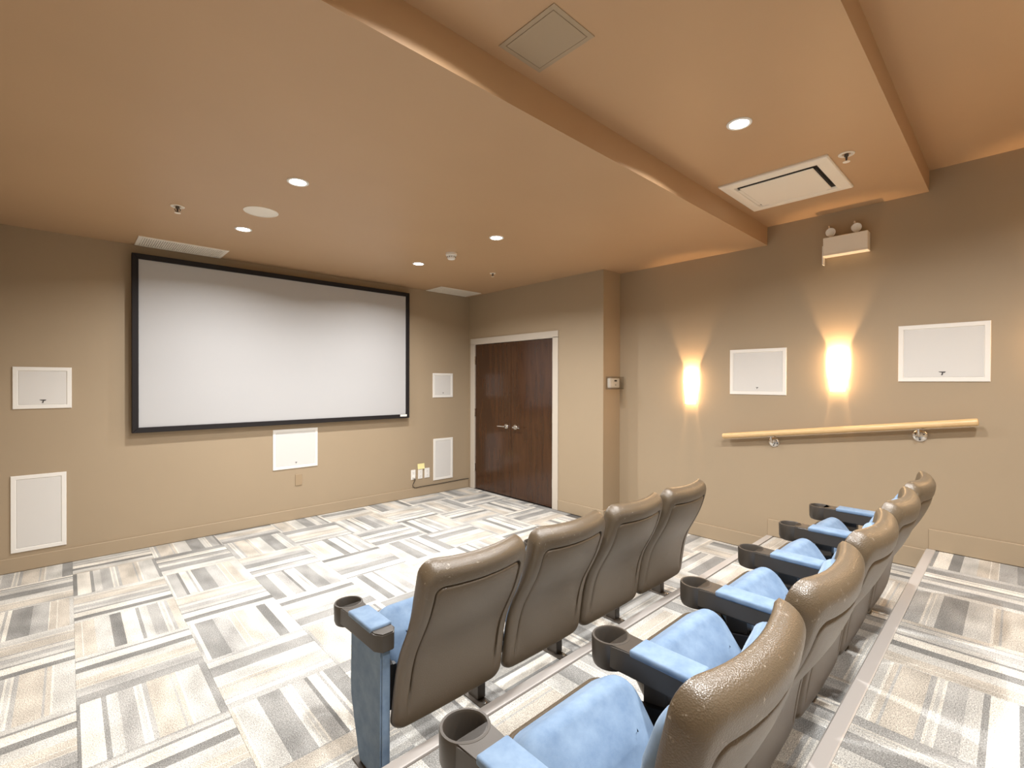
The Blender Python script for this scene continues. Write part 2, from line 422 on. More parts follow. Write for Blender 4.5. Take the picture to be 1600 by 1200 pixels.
# ------------------------------------------------------------------ projection screen
SX0, SX1, SZ0, SZ1 = 0.408, 3.169, 1.041, 2.6215
scr = thing('projection_screen', 'large blank white projection screen in a black frame', 'screen', ((SX0 + SX1) / 2, YF, SZ0))
cx = (SX0 + SX1) / 2; hw = (SX1 - SX0) / 2; hh = SZ1 - SZ0; fwid = 0.047; dep = 0.078
for nm, pts in (('l', [(-hw, 0), (-hw, hh), (-hw + fwid, hh - fwid), (-hw + fwid, fwid)]), ('r', [(hw, 0), (hw, hh), (hw - fwid, hh - fwid), (hw - fwid, fwid)]),
                ('b', [(-hw, 0), (hw, 0), (hw - fwid, fwid), (-hw + fwid, fwid)]), ('t', [(-hw, hh), (hw, hh), (hw - fwid, hh - fwid), (-hw + fwid, hh - fwid)])):
    bm = bmesh.new(); add_prism(bm, pts, -dep, -0.030, 1)
    bmesh.ops.bevel(bm, geom=[e for e in bm.edges], offset=0.003, segments=1, affect='EDGES')
    finish(bm, 'frame_bar', M['black_frame'], scr)
box('screen_fabric', (-hw + fwid - 0.006, -dep + 0.016, fwid - 0.006), (hw - fwid + 0.006, -dep + 0.022, hh - fwid + 0.006), M['screen'], scr)
for sx in (-1, 1):
    for z in (0.3, 1.2): box('mounting_clip', (sx * (hw - 0.2) - 0.02, -0.06, z), (sx * (hw - 0.2) + 0.02, 0, z + 0.06), M['black'], scr)
tagp = box('maker_plate', (hw - fwid - 0.085, -dep - 0.002, 0.020), (hw - fwid + 0.008, -dep + 0.001, 0.046), M['white'], scr)
tagp['label'] = 'small white plate on the lower frame'

# ------------------------------------------------------------------ wall speakers
def wall_speaker(a, b, z0, z1, wall, label, logo=1, group=None):
    w = abs(b - a); h = z1 - z0
    if wall == 'front': loc, rz = ((a + b) / 2, YF, (z0 + z1) / 2), 0.0
    else: loc, rz = (XR, (a + b) / 2, (z0 + z1) / 2), -math.pi / 2
    t = thing('wall_speaker', label, 'speaker', loc, rz)
    f = 0.032; x, z = w / 2, h / 2
    bm = bmesh.new()
    rings = []
    for (ins, d) in ((0, 0), (0, -0.006), (0.003, -0.010), (f - 0.004, -0.010), (f, -0.0045)):
        rings.append([bm.verts.new(q) for q in ((-x + ins, d, -z + ins), (x - ins, d, -z + ins), (x - ins, d, z - ins), (-x + ins, d, z - ins))])
    for A, B in zip(rings, rings[1:]):
        for i in range(4): bm.faces.new((A[i], A[(i + 1) % 4], B[(i + 1) % 4], B[i]))
    bm.faces.new(rings[0]); bm.faces.new(rings[-1])
    finish(bm, 'frame', M['white'], t)
    box('grille', (-x + f + 0.002, -0.0075, -z + f + 0.002), (x - f - 0.002, -0.0042, z - f - 0.002), M['grille'], t, 0.001)
    if logo:   # little dark emblem: a bar with a slanted tail
        s = 0.020 * logo; zz = -z + f + 0.030
        bm = bmesh.new()
        add_prism(bm, [(-s, zz + 0.5 * s), (s, zz + 0.5 * s), (s * 0.75, zz), (0.35 * s, zz + 0.05 * s), (0.15 * s, zz - 0.8 * s), (-0.25 * s, zz - 0.8 * s), (0.0, zz + 0.1 * s), (-0.6 * s, zz + 0.25 * s)], -0.0092, -0.0072, 1)
        finish(bm, 'emblem', M['mark'], t)
    return t
wall_speaker(-0.316, 0.024, 1.276, 1.609, 'front', 'white framed wall speaker left of the screen, upper one at screen height')
wall_speaker(-0.328, -0.009, 0.150, 0.752, 'front', 'tall white wall speaker low on the wall, left of the screen', 0)
wall_speaker(1.574, 2.041, 0.557, 0.986, 'front', 'white wall speaker centred directly under the screen', 0.6)
wall_speaker(3.568, 3.895, 1.285, 1.614, 'front', 'small white wall speaker between screen and double doors, upper one', 0.6)
wall_speaker(3.580, 3.897, 0.172, 0.730, 'front', 'tall narrow white wall speaker beside the outlets near the doors', 0)
wall_speaker(1.830, 1.355, 1.390, 1.800, 'right', 'white wall speaker mounted between the two glowing sconces', 0.6)
wall_speaker(0.607, 0.124, 1.508, 1.918, 'right', 'large white wall speaker above the upper end of the handrail')

# ------------------------------------------------------------------ plates, outlets, note, cable
t = thing('blank_plate', 'tan blank wall plate below the centre speaker', 'plate', (1.837, YF, 0.427))
box('cover', (-0.036, -0.008, -0.062), (0.036, 0, 0.062), M['plate'], t, 0.003)
for z in (-0.042, 0.042):
    bm = bmesh.new(); add_lathe(bm, [(0.004, -0.0072), (0.004, -0.0092), (0.0, -0.0095)], (0, 0, z), 'Y', 10)
    finish(bm, 'screw', M['plate'], t)
for i, (a, b, lab) in enumerate(((3.237, 3.304, 'white outlet plate with a black plug and cable, left of three'), (3.342, 3.411, 'white outlet plate under the yellow note'), (3.440, 3.520, 'white outlet plate nearest the tall narrow speaker'))):
    t = thing('wall_outlet', lab, 'outlet', ((a + b) / 2, YF, 0.290), 0, 'outlets beside the tall speaker')
    w = (b - a) / 2
    box('cover', (-w, -0.007, -0.064), (w, 0, 0.064), M['white'], t, 0.003)
    for z in (-0.026, 0.026):
        s = box('socket', (-0.016, -0.0095, z - 0.015), (0.016, -0.0068, z + 0.015), M['white'], t, 0.002)
        bm = bmesh.new()
        for x in (-0.006, 0.006): add_box(bm, (x - 0.0012, -0.0098, z - 0.004), (x + 0.0012, -0.0094, z + 0.005))
        finish(bm, 'slot', M['slot'], s)
t = thing('sticky_note', 'yellow paper note stuck above the middle outlet', 'note', (3.386, YF, 0.384))
bm = bmesh.new()
for k in range(5):
    y0, y1 = -0.004 - 0.0012 * k * k * 0.3, -0.004 - 0.0012 * (k + 1) ** 2 * 0.3
    add_prism(bm, [(y0, 0.040 - k * 0.014), (y0 - 0.001, 0.040 - k * 0.014), (y1 - 0.001, 0.040 - (k + 1) * 0.014), (y1, 0.040 - (k + 1) * 0.014)], -0.052, 0.052, 0)
finish(bm, 'paper', M['note'], t)
t = thing('power_cable', 'black power cable plugged into left outlet, running along baseboard top', 'cable', (3.270, YF, 0.16))
box('plug', (-0.014, -0.034, 0.086), (0.016, -0.0098, 0.118), M['white'], t, 0.005, 2)
bm = bmesh.new()
pts = [(0.006, -0.030, 0.087), (0.010, -0.030, 0.06), (-0.012, -0.024, 0.02), (-0.016, -0.020, -0.01), (0.004, -0.018, -0.032), (0.04, -0.018, -0.0395), (0.12, -0.018, -0.037), (0.35, -0.018, -0.0385), (0.6, -0.018, -0.036), (0.84, -0.018, -0.034), (0.895, -0.022, -0.034)]
sm = []
P = [Vector(p) for p in pts]
for i in range(len(P) - 1):
    p0, p1, p2, p3 = P[max(i - 1, 0)], P[i], P[i + 1], P[min(i + 2, len(P) - 1)]
    for k in range(5):
        q = k / 5
        sm.append(0.5 * ((2 * p1) + (p2 - p0) * q + (2 * p0 - 5 * p1 + 4 * p2 - p3) * q * q + (3 * p1 - p0 - 3 * p2 + p3) * q ** 3))
sm.append(P[-1])
add_tube(bm, sm, 0.0042, 8)
finish(bm, 'cord', M['black'], t, True)

# ------------------------------------------------------------------ thermostat under a clear guard, on the return wall
t = thing('thermostat', 'white thermostat under a clear plastic guard at the alcove corner', 'thermostat', (4.345, YC, 1.49))
box('body', (-0.092, -0.034, -0.050), (0.092, -0.002, 0.050), M['white'], t, 0.006, 2)
box('display', (-0.006, -0.0355, 0.016), (0.040, -0.0335, 0.034), M['slot'], t)
box('button', (0.010, -0.0360, -0.026), (0.028, -0.0335, -0.016), M['mark'], t, 0.001)
bm = bmesh.new()
x0, x1, z0, z1, d, k = -0.118, 0.118, -0.068, 0.068, -0.075, 0.004
add_box(bm, (x0, d, z0), (x1, d + k, z1)); add_box(bm, (x0, d + k, z0), (x0 + k, 0, z1)); add_box(bm, (x1 - k, d + k, z0), (x1, 0, z1))
add_box(bm, (x0 + k, d + k, z0), (x1 - k, 0, z0 + k)); add_box(bm, (x0 + k, d + k, z1 - k), (x1 - k, 0, z1))
finish(bm, 'guard', M['clear'], t)

# ------------------------------------------------------------------ handrail
RX = XR - 0.075
rail = thing('handrail', 'round pale wooden handrail climbing along the sconce wall', 'handrail', (RX, 1.0, 1.11))
RA, RB = (1.862, 1.004), (0.178, 1.240)        # (y, z) ends on the rail axis
bm = bmesh.new()
rr = 0.0245
pts = []
d = Vector((0, RB[0] - RA[0], RB[1] - RA[1])).normalized()
A, B = Vector((0, RA[0] - 1.0, RA[1] - 1.11)), Vector((0, RB[0] - 1.0, RB[1] - 1.11))
rings = []
u = Vector((1, 0, 0)); w = u.cross(d)
for p, r in ((A, rr - 0.006), (A + d * 0.002, rr - 0.002), (A + d * 0.008, rr), (B - d * 0.008, rr), (B - d * 0.002, rr - 0.002), (B, rr - 0.006)):
    rings.append([bm.verts.new(p + r * (math.cos(2 * math.pi * k / 24) * u + math.sin(2 * math.pi * k / 24) * w)) for k in range(24)])
for a, b in zip(rings, rings[1:]):
    for k in range(24): bm.faces.new((a[k], a[(k + 1) % 24], b[(k + 1) % 24], b[k]))
bm.faces.new(rings[0]); bm.faces.new(rings[-1])
finish(bm, 'rail', M['wood_rail'], rail, True)
for y in (1.452, 0.482):
    zr = RA[1] + (y - RA[0]) / (RB[0] - RA[0]) * (RB[1] - RA[1]) - 1.11
    zb = zr - 0.085
    bm = bmesh.new()
    add_lathe(bm, [(0.0, 0.075), (0.041, 0.075), (0.043, 0.070), (0.038, 0.064), (0.018, 0.060), (0.0, 0.058)], (0, y - 1.0, zb + 0.005), 'X', 24)
    add_tube(bm, [(0.062, y - 1, zb + 0.005), (0.030, y - 1, zb + 0.002), (0.008, y - 1, zb + 0.018), (0.0, y - 1, zb + 0.040), (0.0, y - 1, zr - rr + 0.004)], 0.0075, 10)
    add_box(bm, (-0.012, y - 1 - 0.032, zr - rr - 0.003), (0.012, y - 1 + 0.032, zr - rr + 0.003), 0.001)
    b = finish(bm, 'bracket', M['chrome'], rail, True)
    for k in range(3):
        a = k * 2.094 + 0.5
        bm = bmesh.new(); add_lathe(bm, [(0.006, 0.066), (0.006, 0.0605), (0.0, 0.060)], (0, y - 1 + 0.027 * math.cos(a), zb + 0.005 + 0.027 * math.sin(a)), 'X', 8)
        finish(bm, 'screw', M['postmetal'], b)

# ------------------------------------------------------------------ sconces
def sconce(y, z0, label):
    t = thing('wall_sconce', label, 'sconce', (XR, y, z0), 0, 'glowing wall sconces')
    h = 0.328; bm = bmesh.new(); n = 16
    prof = [(0.0, 0.050), (h * 0.5, 0.055), (h, 0.060)]
    out, inn = [], []
    for z, r in prof:
        out.append([bm.verts.new((-0.015 - (r - 0.002) * math.sin(math.pi * k / n), r * math.cos(math.pi * k / n), z)) for k in range(n + 1)])
        q = r - 0.004
        inn.append([bm.verts.new((-0.015 - (q - 0.002) * math.sin(math.pi * k / n), q * math.cos(math.pi * k / n), z)) for k in range(n + 1)])
    for R in (out, inn):
        for a, b in zip(R, R[1:]):
            for k in range(n): bm.faces.new((a[k], a[k + 1], b[k + 1], b[k]))
    for i in (0, -1):
        for k in range(n): bm.faces.new((out[i][k], out[i][k + 1], inn[i][k + 1], inn[i][k]))
    for e in (0, n):
        for i in range(2): bm.faces.new((out[i][e], out[i + 1][e], inn[i + 1][e], inn[i][e]))
    finish(bm, 'lamp_shade', M['shade'], t, True)
    box('backplate', (-0.004, -0.030, 0.04), (0, 0.030, 0.135), M['offwhite'], t, 0.001)
    for z in (0.05, 0.12):
        for q in (-1, 1):
            bm = bmesh.new(); add_tube(bm, [(-0.002, q * 0.047, z), (-0.020, q * 0.0505, z)], 0.003, 6)
            finish(bm, 'standoff', M['offwhite'], t, True)
    bm = bmesh.new(); add_lathe(bm, [(0.0, 0.07), (0.016, 0.07), (0.016, 0.135), (0.012, 0.14), (0.0, 0.14)], (-0.034, 0, 0), 'Z', 12)
    add_box(bm, (-0.034, -0.008, 0.085), (-0.004, 0.008, 0.10))
    finish(bm, 'lamp_holder', M['offwhite'], t, True)
    ld = bpy.data.lights.new('sconce_bulb', 'POINT'); ld.energy = SCONCE_W; ld.color = SCONCE_COL; ld.shadow_soft_size = 0.014
    lo = bpy.data.objects.new('sconce_bulb', ld); COL.objects.link(lo); lo.parent = t; lo.location = (-0.046, 0, 0.205)
sconce(2.205, 1.290, 'glowing wall sconce nearest the alcove corner')
sconce(0.983, 1.432, 'glowing wall sconce between the two white wall speakers')
sconce(-0.240, 1.575, 'glowing wall sconce on the highest tier, beyond the large speaker')

# ------------------------------------------------------------------ ceiling lights and fittings
def downlight(x, y, z, label, watts=DOWN_W):
    t = thing('downlight', label, 'light', (x, y, z), 0, 'recessed ceiling downlights')
    bm = bmesh.new()
    add_lathe(bm, [(0.062, 0.0), (0.062, -0.003), (0.058, -0.006), (0.048, -0.005), (0.045, -0.001)], seg=32)
    finish(bm, 'trim_ring', M['white'], t, True)
    bm = bmesh.new(); add_lathe(bm, [(0.046, -0.0018), (0.020, -0.0024), (0.0, -0.0025)], seg=32)
    finish(bm, 'lens', M['lens'], t, True)
    ld = bpy.data.lights.new('lamp', 'AREA'); ld.shape = 'DISK'; ld.size = 0.085; ld.energy = watts; ld.color = DOWN_COL
    ld.spread = math.radians(154)
    lo = bpy.data.objects.new('lamp', ld); COL.objects.link(lo); lo.parent = t; lo.location = (0, 0, -0.008)
downlight(1.018, 2.985, H1, 'glowing recessed downlight on the low ceiling, left pair, farther from the screen')
downlight(1.018, 4.207, H1, 'glowing recessed downlight above the left part of the screen')
downlight(2.620, 2.990, H1, 'glowing recessed downlight on the low ceiling, between smoke detector and ceiling step')
downlight(2.620, 4.200, H1, 'glowing recessed downlight above the right part of the screen')
downlight(2.589, 1.013, H2, 'glowing recessed downlight beside the ceiling air conditioner')
downlight(1.000, 1.013, H2, 'glowing recessed downlight in the middle ceiling step, away from the air conditioner')
downlight(1.000, -0.28, H3, 'recessed downlight over the rear tier, on the side away from the sconces', DOWN_W * 1.3)
downlight(2.600, -0.28, H3, 'recessed downlight over the rear tier, on the sconce side', DOWN_W * 1.3)

t = thing('ceiling_speaker', 'round flat cream speaker set in the low ceiling', 'speaker', (1.006, 3.690, H1))
bm = bmesh.new(); add_lathe(bm, [(0.112, 0.0), (0.112, -0.003), (0.106, -0.006), (0.101, -0.005)], seg=40); finish(bm, 'rim', M['offwhite'], t, True)
bm = bmesh.new(); add_lathe(bm, [(0.102, -0.004), (0.06, -0.0075), (0.0, -0.0085)], seg=40); finish(bm, 'grille', M['offwhite'], t, True)

def sprinkler(x, y, z, label, s=1.0):
    t = thing('sprinkler', label, 'sprinkler', (x, y, z), 0, 'ceiling sprinklers')
    bm = bmesh.new(); add_lathe(bm, [(0.042 * s, 0), (0.042 * s, -0.004), (0.036 * s, -0.007), (0.024 * s, -0.003), (0.022 * s, 0.0)], seg=24); finish(bm, 'escutcheon', M['offwhite'], t, True)
    bm = bmesh.new(); add_lathe(bm, [(0.012 * s, 0), (0.012 * s, -0.014 * s), (0.007 * s, -0.018 * s), (0.003 * s, -0.044 * s), (0.0, -0.044 * s)], seg=12)
    for a in (-1, 1): add_tube(bm, [(a * 0.010 * s, 0, -0.012 * s), (a * 0.017 * s, 0, -0.025 * s), (a * 0.004 * s, 0, -0.044 * s)], 0.0025 * s, 6)
    finish(bm, 'body', M['postmetal'], t, True)
    bm = bmesh.new(); add_lathe(bm, [(0.0, -0.044 * s), (0.019 * s, -0.046 * s), (0.019 * s, -0.0475 * s), (0.0, -0.0475 * s)], seg=16); finish(bm, 'deflector', M['offwhite'], t, True)
sprinkler(0.555, 3.975, H1, 'small ceiling sprinkler beside the round ceiling speaker')
sprinkler(3.452, 4.001, H1, 'small ceiling sprinkler near the double doors', 0.8)
sprinkler(3.400, 0.708, H2, 'small ceiling sprinkler beside the square air conditioner')

t = thing('smoke_detector', 'round white smoke detector on the low ceiling by the screen', 'smoke detector', (2.631, 3.645, H1))
bm = bmesh.new(); add_lathe(bm, [(0.052, 0), (0.052, -0.020), (0.048, -0.024), (0.0, -0.024)], seg=32); finish(bm, 'base', M['white'], t, True)
bm = bmesh.new(); add_lathe(bm, [(0.044, -0.024), (0.042, -0.030), (0.038, -0.046), (0.032, -0.058), (0.020, -0.062), (0.0, -0.063)], seg=32); finish(bm, 'head', M['white'], t, True)
bm = bmesh.new()
for k in range(12):
    a = k * math.pi / 6; c, s = math.cos(a), math.sin(a)
    q = [(0.0385, -0.003), (0.0415, -0.003), (0.0415, 0.003), (0.0385, 0.003)]
    add_prism(bm, [(c * x - s * y, s * x + c * y) for x, y in q], -0.044, -0.034, 2)
finish(bm, 'vent_slot', M['slot'], t)

def ceiling_vent(x0, x1, y0, y1, label):
    t = thing('ceiling_vent', label, 'vent', ((x0 + x1) / 2, (y0 + y1) / 2, H1), 0, 'grilles along the screen wall')
    x, y = (x1 - x0) / 2, (y1 - y0) / 2; f = 0.032
    bm = bmesh.new()
    add_box(bm, (-x, -y, -0.008), (-x + f, y, 0), 0.002); add_box(bm, (x - f, -y, -0.008), (x, y, 0), 0.002)
    add_box(bm, (-x + f, -y, -0.008), (x - f, -y + f, 0), 0.002); add_box(bm, (-x + f, y - f, -0.008), (x - f, y, 0), 0.002)
    finish(bm, 'frame', M['offwhite'], t)
    box('backing', (-x + f, -y + f, -0.0012), (x - f, y - f, 0), M['slot'], t)
    n = 38
    for k in range(n):
        c = -x + f + (2 * (x - f)) * (k + 0.5) / n
        box('slat', (c - 0.0050, -y + f, -0.0070), (c + 0.0050, y - f, -0.0018), M['offwhite'], t) if k == 0 else None
        if k:
            src = first
            link('slat', src.data, t, (c - c0, 0, 0))
        else:
            first = bpy.data.objects[[o.name for o in t.children if o.name.startswith('slat')][0]]; c0 = c
    bm = bmesh.new()
    for k in range(7):
        c = -y + f + 2 * (y - f) * (k + 0.5) / 7
        add_box(bm, (-x + f, c - 0.0022, -0.0088), (x - f, c + 0.0022, -0.0070))
    finish(bm, 'cross_bars', M['offwhite'], t)
ceiling_vent(0.429, 1.092, 4.990, 5.345, 'cream ceiling grille above the left end of the screen')
ceiling_vent(3.450, 4.108, 4.998, 5.350, 'cream ceiling grille in the corner over the doors')

# square air conditioner cassette
AX, AY, AH = 3.645, 1.112, 0.327
t = thing('air_conditioner', 'square white air conditioner cassette in the middle ceiling step', 'air conditioner', (AX, AY, H2))
a = AH
so, si = 0.252, 0.224     # slot outer and inner half-size
bm = bmesh.new()
sq = lambda h, z: [bm.verts.new(q) for q in ((-h, -h, z), (h, -h, z), (h, h, z), (-h, h, z))]
R = [sq(a, 0), sq(a, -0.010), sq(a - 0.006, -0.016), sq(so + 0.015, -0.020), sq(so, -0.018), sq(so - 0.010, -0.001)]
for A_, B_ in zip(R, R[1:]):
    for i in range(4): bm.faces.new((A_[i], A_[(i + 1) % 4], B_[(i + 1) % 4], B_[i]))
bm.faces.new(R[0])
finish(bm, 'panel', M['offwhite'], t)
box('air_slot', (-so + 0.008, -so + 0.008, -0.004), (so - 0.008, so - 0.008, -0.002), M['slot'], t)
bm = bmesh.new()
R = [sq(si - 0.03, -0.004), sq(si, -0.018), sq(si - 0.004, -0.022)]
for A_, B_ in zip(R, R[1:]):
    for i in range(4): bm.faces.new((A_[i], A_[(i + 1) % 4], B_[(i + 1) % 4], B_[i]))
bm.faces.new(R[0]); bm.faces.new(R[-1])
finish(bm, 'grille_door', M['offwhite'], t)
for k in range(4):     # louver flaps in the slots, the near two dropped open
    c, s = math.cos(k * math.pi / 2), math.sin(k * math.pi / 2)
    bm = bmesh.new()
    add_box(bm, (-0.19, si + 0.003, -0.0165), (0.19, si + (0.024 if k in (0, 3) else 0.010), -0.0135), 0.001)
    bmesh.ops.rotate(bm, verts=bm.verts[:], cent=(0, 0, 0), matrix=Matrix.Rotation(k * math.pi / 2, 3, 'Z'))
    finish(bm, 'louver', M['offwhite'] if k in (0, 3) else M['slot'], t)

# access hatch painted like the ceiling, and a painted-over cap
t = thing('access_hatch', 'tan painted access hatch in the middle ceiling step', 'hatch', (1.40, 1.30, H2))

# ------------------------------------------------------------------ emergency light
EX = 0.085
t = thing('emergency_light', 'cream twin-head emergency light high on the sconce wall', 'emergency light', (XR, 0.93, 2.50))
box('battery_case', (-EX, -0.150, 0.012), (0, 0.142, 0.155), M['offwhite'], t, 0.004)
box('case_lip', (-EX - 0.003, -0.152, 0.008), (-0.004, 0.144, 0.020), M['offwhite'], t, 0.002)
box('hinged_flap', (-EX + 0.01, 0.143, -0.055), (-0.02, 0.150, 0.095), M['white'], t, 0.001)
for y in (0.098, -0.072):
    h = bpy.data.objects.new('lamp_head', None)
    bm = bmesh.new()
    # bell housing opening towards the room
    add_lathe(bm, [(0.0, 0.045), (0.020, 0.042), (0.030, 0.020), (0.034, 0.0), (0.034, -0.006), (0.029, -0.006), (0.027, 0.004)], (0, 0, 0), 'X', 24)
    hd = finish(bm, 'lamp_head', M['white'], t, True)
    hd.location = (-EX + 0.030, y, 0.198); hd.rotation_euler = (0, math.radians(-20), math.radians(28))
    bpy.data.objects.remove(h)
    bm = bmesh.new(); add_lathe(bm, [(0.028, -0.001), (0.015, -0.003), (0.0, -0.004)], (0, 0, 0), 'X', 20)
    finish(bm, 'lens', M['white'], hd, True)
    bm = bmesh.new(); add_prism(bm, [(0.030, 0.030), (0.062, 0.046), (0.052, 0.005), (0.036, -0.01)], -0.004, 0.004, 1)
    finish(bm, 'tilt_lug', M['white'], hd)
    bm = bmesh.new(); add_lathe(bm, [(0.012, 0.155), (0.012, 0.168), (0.008, 0.172), (0.008, 0.185), (0.0, 0.185)], (-EX + 0.045, y, 0), 'Z', 14)
    finish(bm, 'swivel', M['white'], t, True)

# ------------------------------------------------------------------ theatre seats
def rr_ring(hw, s0, s1, r0, r1, n=7):
    """rounded rectangle ring in (x, s); r0 bottom, r1 top corner radii; constant point count"""
    pts = []
    def arc(cx, cy, r, a0, a1):
        for k in range(n + 1):
            a = a0 + (a1 - a0) * k / n
            pts.append((cx + r * math.cos(a), cy + r * math.sin(a)))
    def seg(p, q, m):
        for k in range(1, m): pts.append((p[0] + (q[0] - p[0]) * k / m, p[1] + (q[1] - p[1]) * k / m))
    P2 = math.pi / 2
    arc(hw - r0, s0 + r0, r0, -P2, 0); seg((hw, s0 + r0), (hw, s1 - r1), 14)
    arc(hw - r1, s1 - r1, r1, 0, P2); seg((hw - r1, s1), (-hw + r1, s1), 10)
    arc(-hw + r1, s1 - r1, r1, P2, 2 * P2); seg((-hw, s1 - r1), (-hw, s0 + r0), 14)
    arc(-hw + r0, s0 + r0, r0, 2 * P2, 3 * P2); seg((-hw + r0, s0), (hw - r0, s0), 10)
    return pts

def pad_mesh(rings, pos, name, mat, parent, angle=50):
    """rings: list of (hw, s0, s1, r0, r1, depthfn); pos(x, s, d) -> Vector; both ends capped"""
    bm = bmesh.new(); RV = []
    for hw, s0, s1, r0, r1, df in rings:
        RV.append([bm.verts.new(pos(x, s, df(x, s) if callable(df) else df)) for x, s in rr_ring(hw, s0, s1, max(r0, 0.002), max(r1, 0.002))])
    for A, B in zip(RV, RV[1:]):
        n = len(A)
        for k in range(n): bm.faces.new((A[k], A[(k + 1) % n], B[(k + 1) % n], B[k]))
    bm.faces.new(RV[0]); bm.faces.new(RV[-1])
    bmesh.ops.triangulate(bm, faces=[f for f in bm.faces if len(f.verts) > 4])
    return finish(bm, name, mat, parent, True, angle)

Y0 = 1.75      # seat origin: local y = world y - Y0 for the front row
PROF = [(1.604, 0.180), (1.592, 0.232), (1.576, 0.340), (1.560, 0.430), (1.537, 0.500), (1.512, 0.550), (1.486, 0.600), (1.462, 0.650), (1.443, 0.700), (1.428, 0.750), (1.417, 0.800), (1.408, 0.862)]
PROF = [(y - Y0 - 0.022, z + 0.004 * (z > 0.8)) for y, z in PROF]
def resample(prof, n=120):
    out = []
    for i in range(len(prof) - 1):
        p0, p1, p2, p3 = prof[max(i - 1, 0)], prof[i], prof[i + 1], prof[min(i + 2, len(prof) - 1)]
        for k in range(10):
            q = k / 10
            out.append(tuple(0.5 * (2 * p1[j] + (p2[j] - p0[j]) * q + (2 * p0[j] - 5 * p1[j] + 4 * p2[j] - p3[j]) * q * q + (3 * p1[j] - p0[j] - 3 * p2[j] + p3[j]) * q ** 3) for j in range(2)))
    out.append(prof[-1])
    return out
PR = resample(PROF)
ARC = [0.0]
for a, b in zip(PR, PR[1:]): ARC.append(ARC[-1] + math.hypot(b[0] - a[0], b[1] - a[1]))
LB = ARC[-1]
def prof_at(s):
    s = min(max(s, 0.0), LB)
    lo, hi = 0, len(ARC) - 1
    while hi - lo > 1:
        m = (lo + hi) // 2
        if ARC[m] <= s: lo = m
        else: hi = m
    q = (s - ARC[lo]) / (ARC[hi] - ARC[lo])
    a, b = PR[lo], PR[hi]
    dy, dz = (b[0] - a[0]), (b[1] - a[1]); l = math.hypot(dy, dz)
    return a[0] + dy * q, a[1] + dz * q, dy / l, dz / l
BULGE, HWB = 0.040, 0.264
def back_pos(x, s, d):
    """d > 0 towards the rear of the seat"""
    y, z, ty, tz = prof_at(s)
    over = max(0.0, s - LB); under = min(0.0, s)
    k = (x / HWB) ** 2
    x = x * (1.035 - 0.065 * min(1, max(0, s / LB))) + 0.014
    bl = min(1, max(0, s / LB)); bl = 0.006 + (BULGE - 0.006) * bl * bl * (3 - 2 * bl)
    y += ty * (over + under) - bl * (1 - k); z += tz * (over + under)
    nx = -2 * bl * (x - 0.014) / HWB ** 2 * 0.6       # edge normals lean inwards with the wrap
    n = Vector((nx * -1.0, -tz, ty)); n.normalize()
    z -= 0.012 * (1 - k) * max(0, s / LB) ** 3  # slight dip in the middle of the top edge
    return Vector((x, y, z)) + n * d

def groove(depth):
    def f(x, s):
        q = min(1.0, max(0.0, (s - 0.05) / 0.14)); q = q * q * (3 - 2 * q)
        return -depth * q
    return f

def thick(s):
    q = min(1.0, max(0.0, (s / LB - 0.55) / 0.30)); q = q * q * (3 - 2 * q)
    return q
def make_back(parent):
    R = 0.028; rings = []
    def ring(e, d, et=None):
        et = e if et is None else et
        hw = HWB - e; s0 = e * 0.8; s1 = LB - et
        lim = min(hw, (s1 - s0) / 2) * 0.98
        return (hw, s0, s1, min(0.055 - min(e * 0.6, 0.035), lim), min(0.060 - min(e * 0.5, 0.052), lim), d)
    front = lambda x, s: -0.036 - 0.030 * thick(s)
    rings += [ring(0.10, front), ring(0.03, front), ring(0.010, front)]
    for k in range(0, 9):
        th = math.pi / 2 * k / 8
        rings.append(ring(R * (1 - math.cos(th)), (lambda th: lambda x, s: (math.sin(th) - 1) * (0.028 + 0.030 * thick(s)))(th), 1.8 * R * (1 - math.cos(th))))
    rings += [ring(0.044, 0.0, 0.078), ring(0.050, groove(0.0015), 0.086), ring(0.0530, groove(0.014), 0.0890), ring(0.058, groove(0.014), 0.094), ring(0.062, groove(0.003), 0.099), ring(0.070, groove(0.0015), 0.107)]
    for e in (0.10, 0.14, 0.18, 0.22, 0.255): rings.append(ring(e, 0.0, e + 0.037))
    pad_mesh(rings, back_pos, 'back_shell', M['leather'], parent, 60)
    rings = []
    HC = 0.252
    def ring2(e, d):
        hw = HC - e; s0 = 0.020 + e; s1 = LB - 0.062 - e; lim = min(hw, (s1 - s0) / 2) * 0.98
        return (hw, s0, s1, min(0.07 - min(e * 0.5, 0.05), lim), min(0.06 - min(e * 0.5, 0.05), lim), d)
    rings += [ring2(0.03, -0.034), ring2(0.0, -0.034)]
    r = 0.030
    for k in range(0, 7):
        th = math.pi / 2 * k / 6
        rings.append(ring2(r * (1 - math.cos(th)), -0.066 - r * math.sin(th)))
    for e in (0.06, 0.10, 0.14, 0.18, 0.215): rings.append(ring2(e, -0.098 - 0.006 * min(1, e / 0.12)))
    def cush_pos(x, s, d):
        q = min(1.0, max(0.0, (s / LB - 0.60) / 0.14)); q = q * q * (3 - 2 * q)
        return back_pos(x * (0.87 + 0.13 * q), s, d)
    pad_mesh(rings, cush_pos, 'back_cushion', M['velvet'], parent, 60)

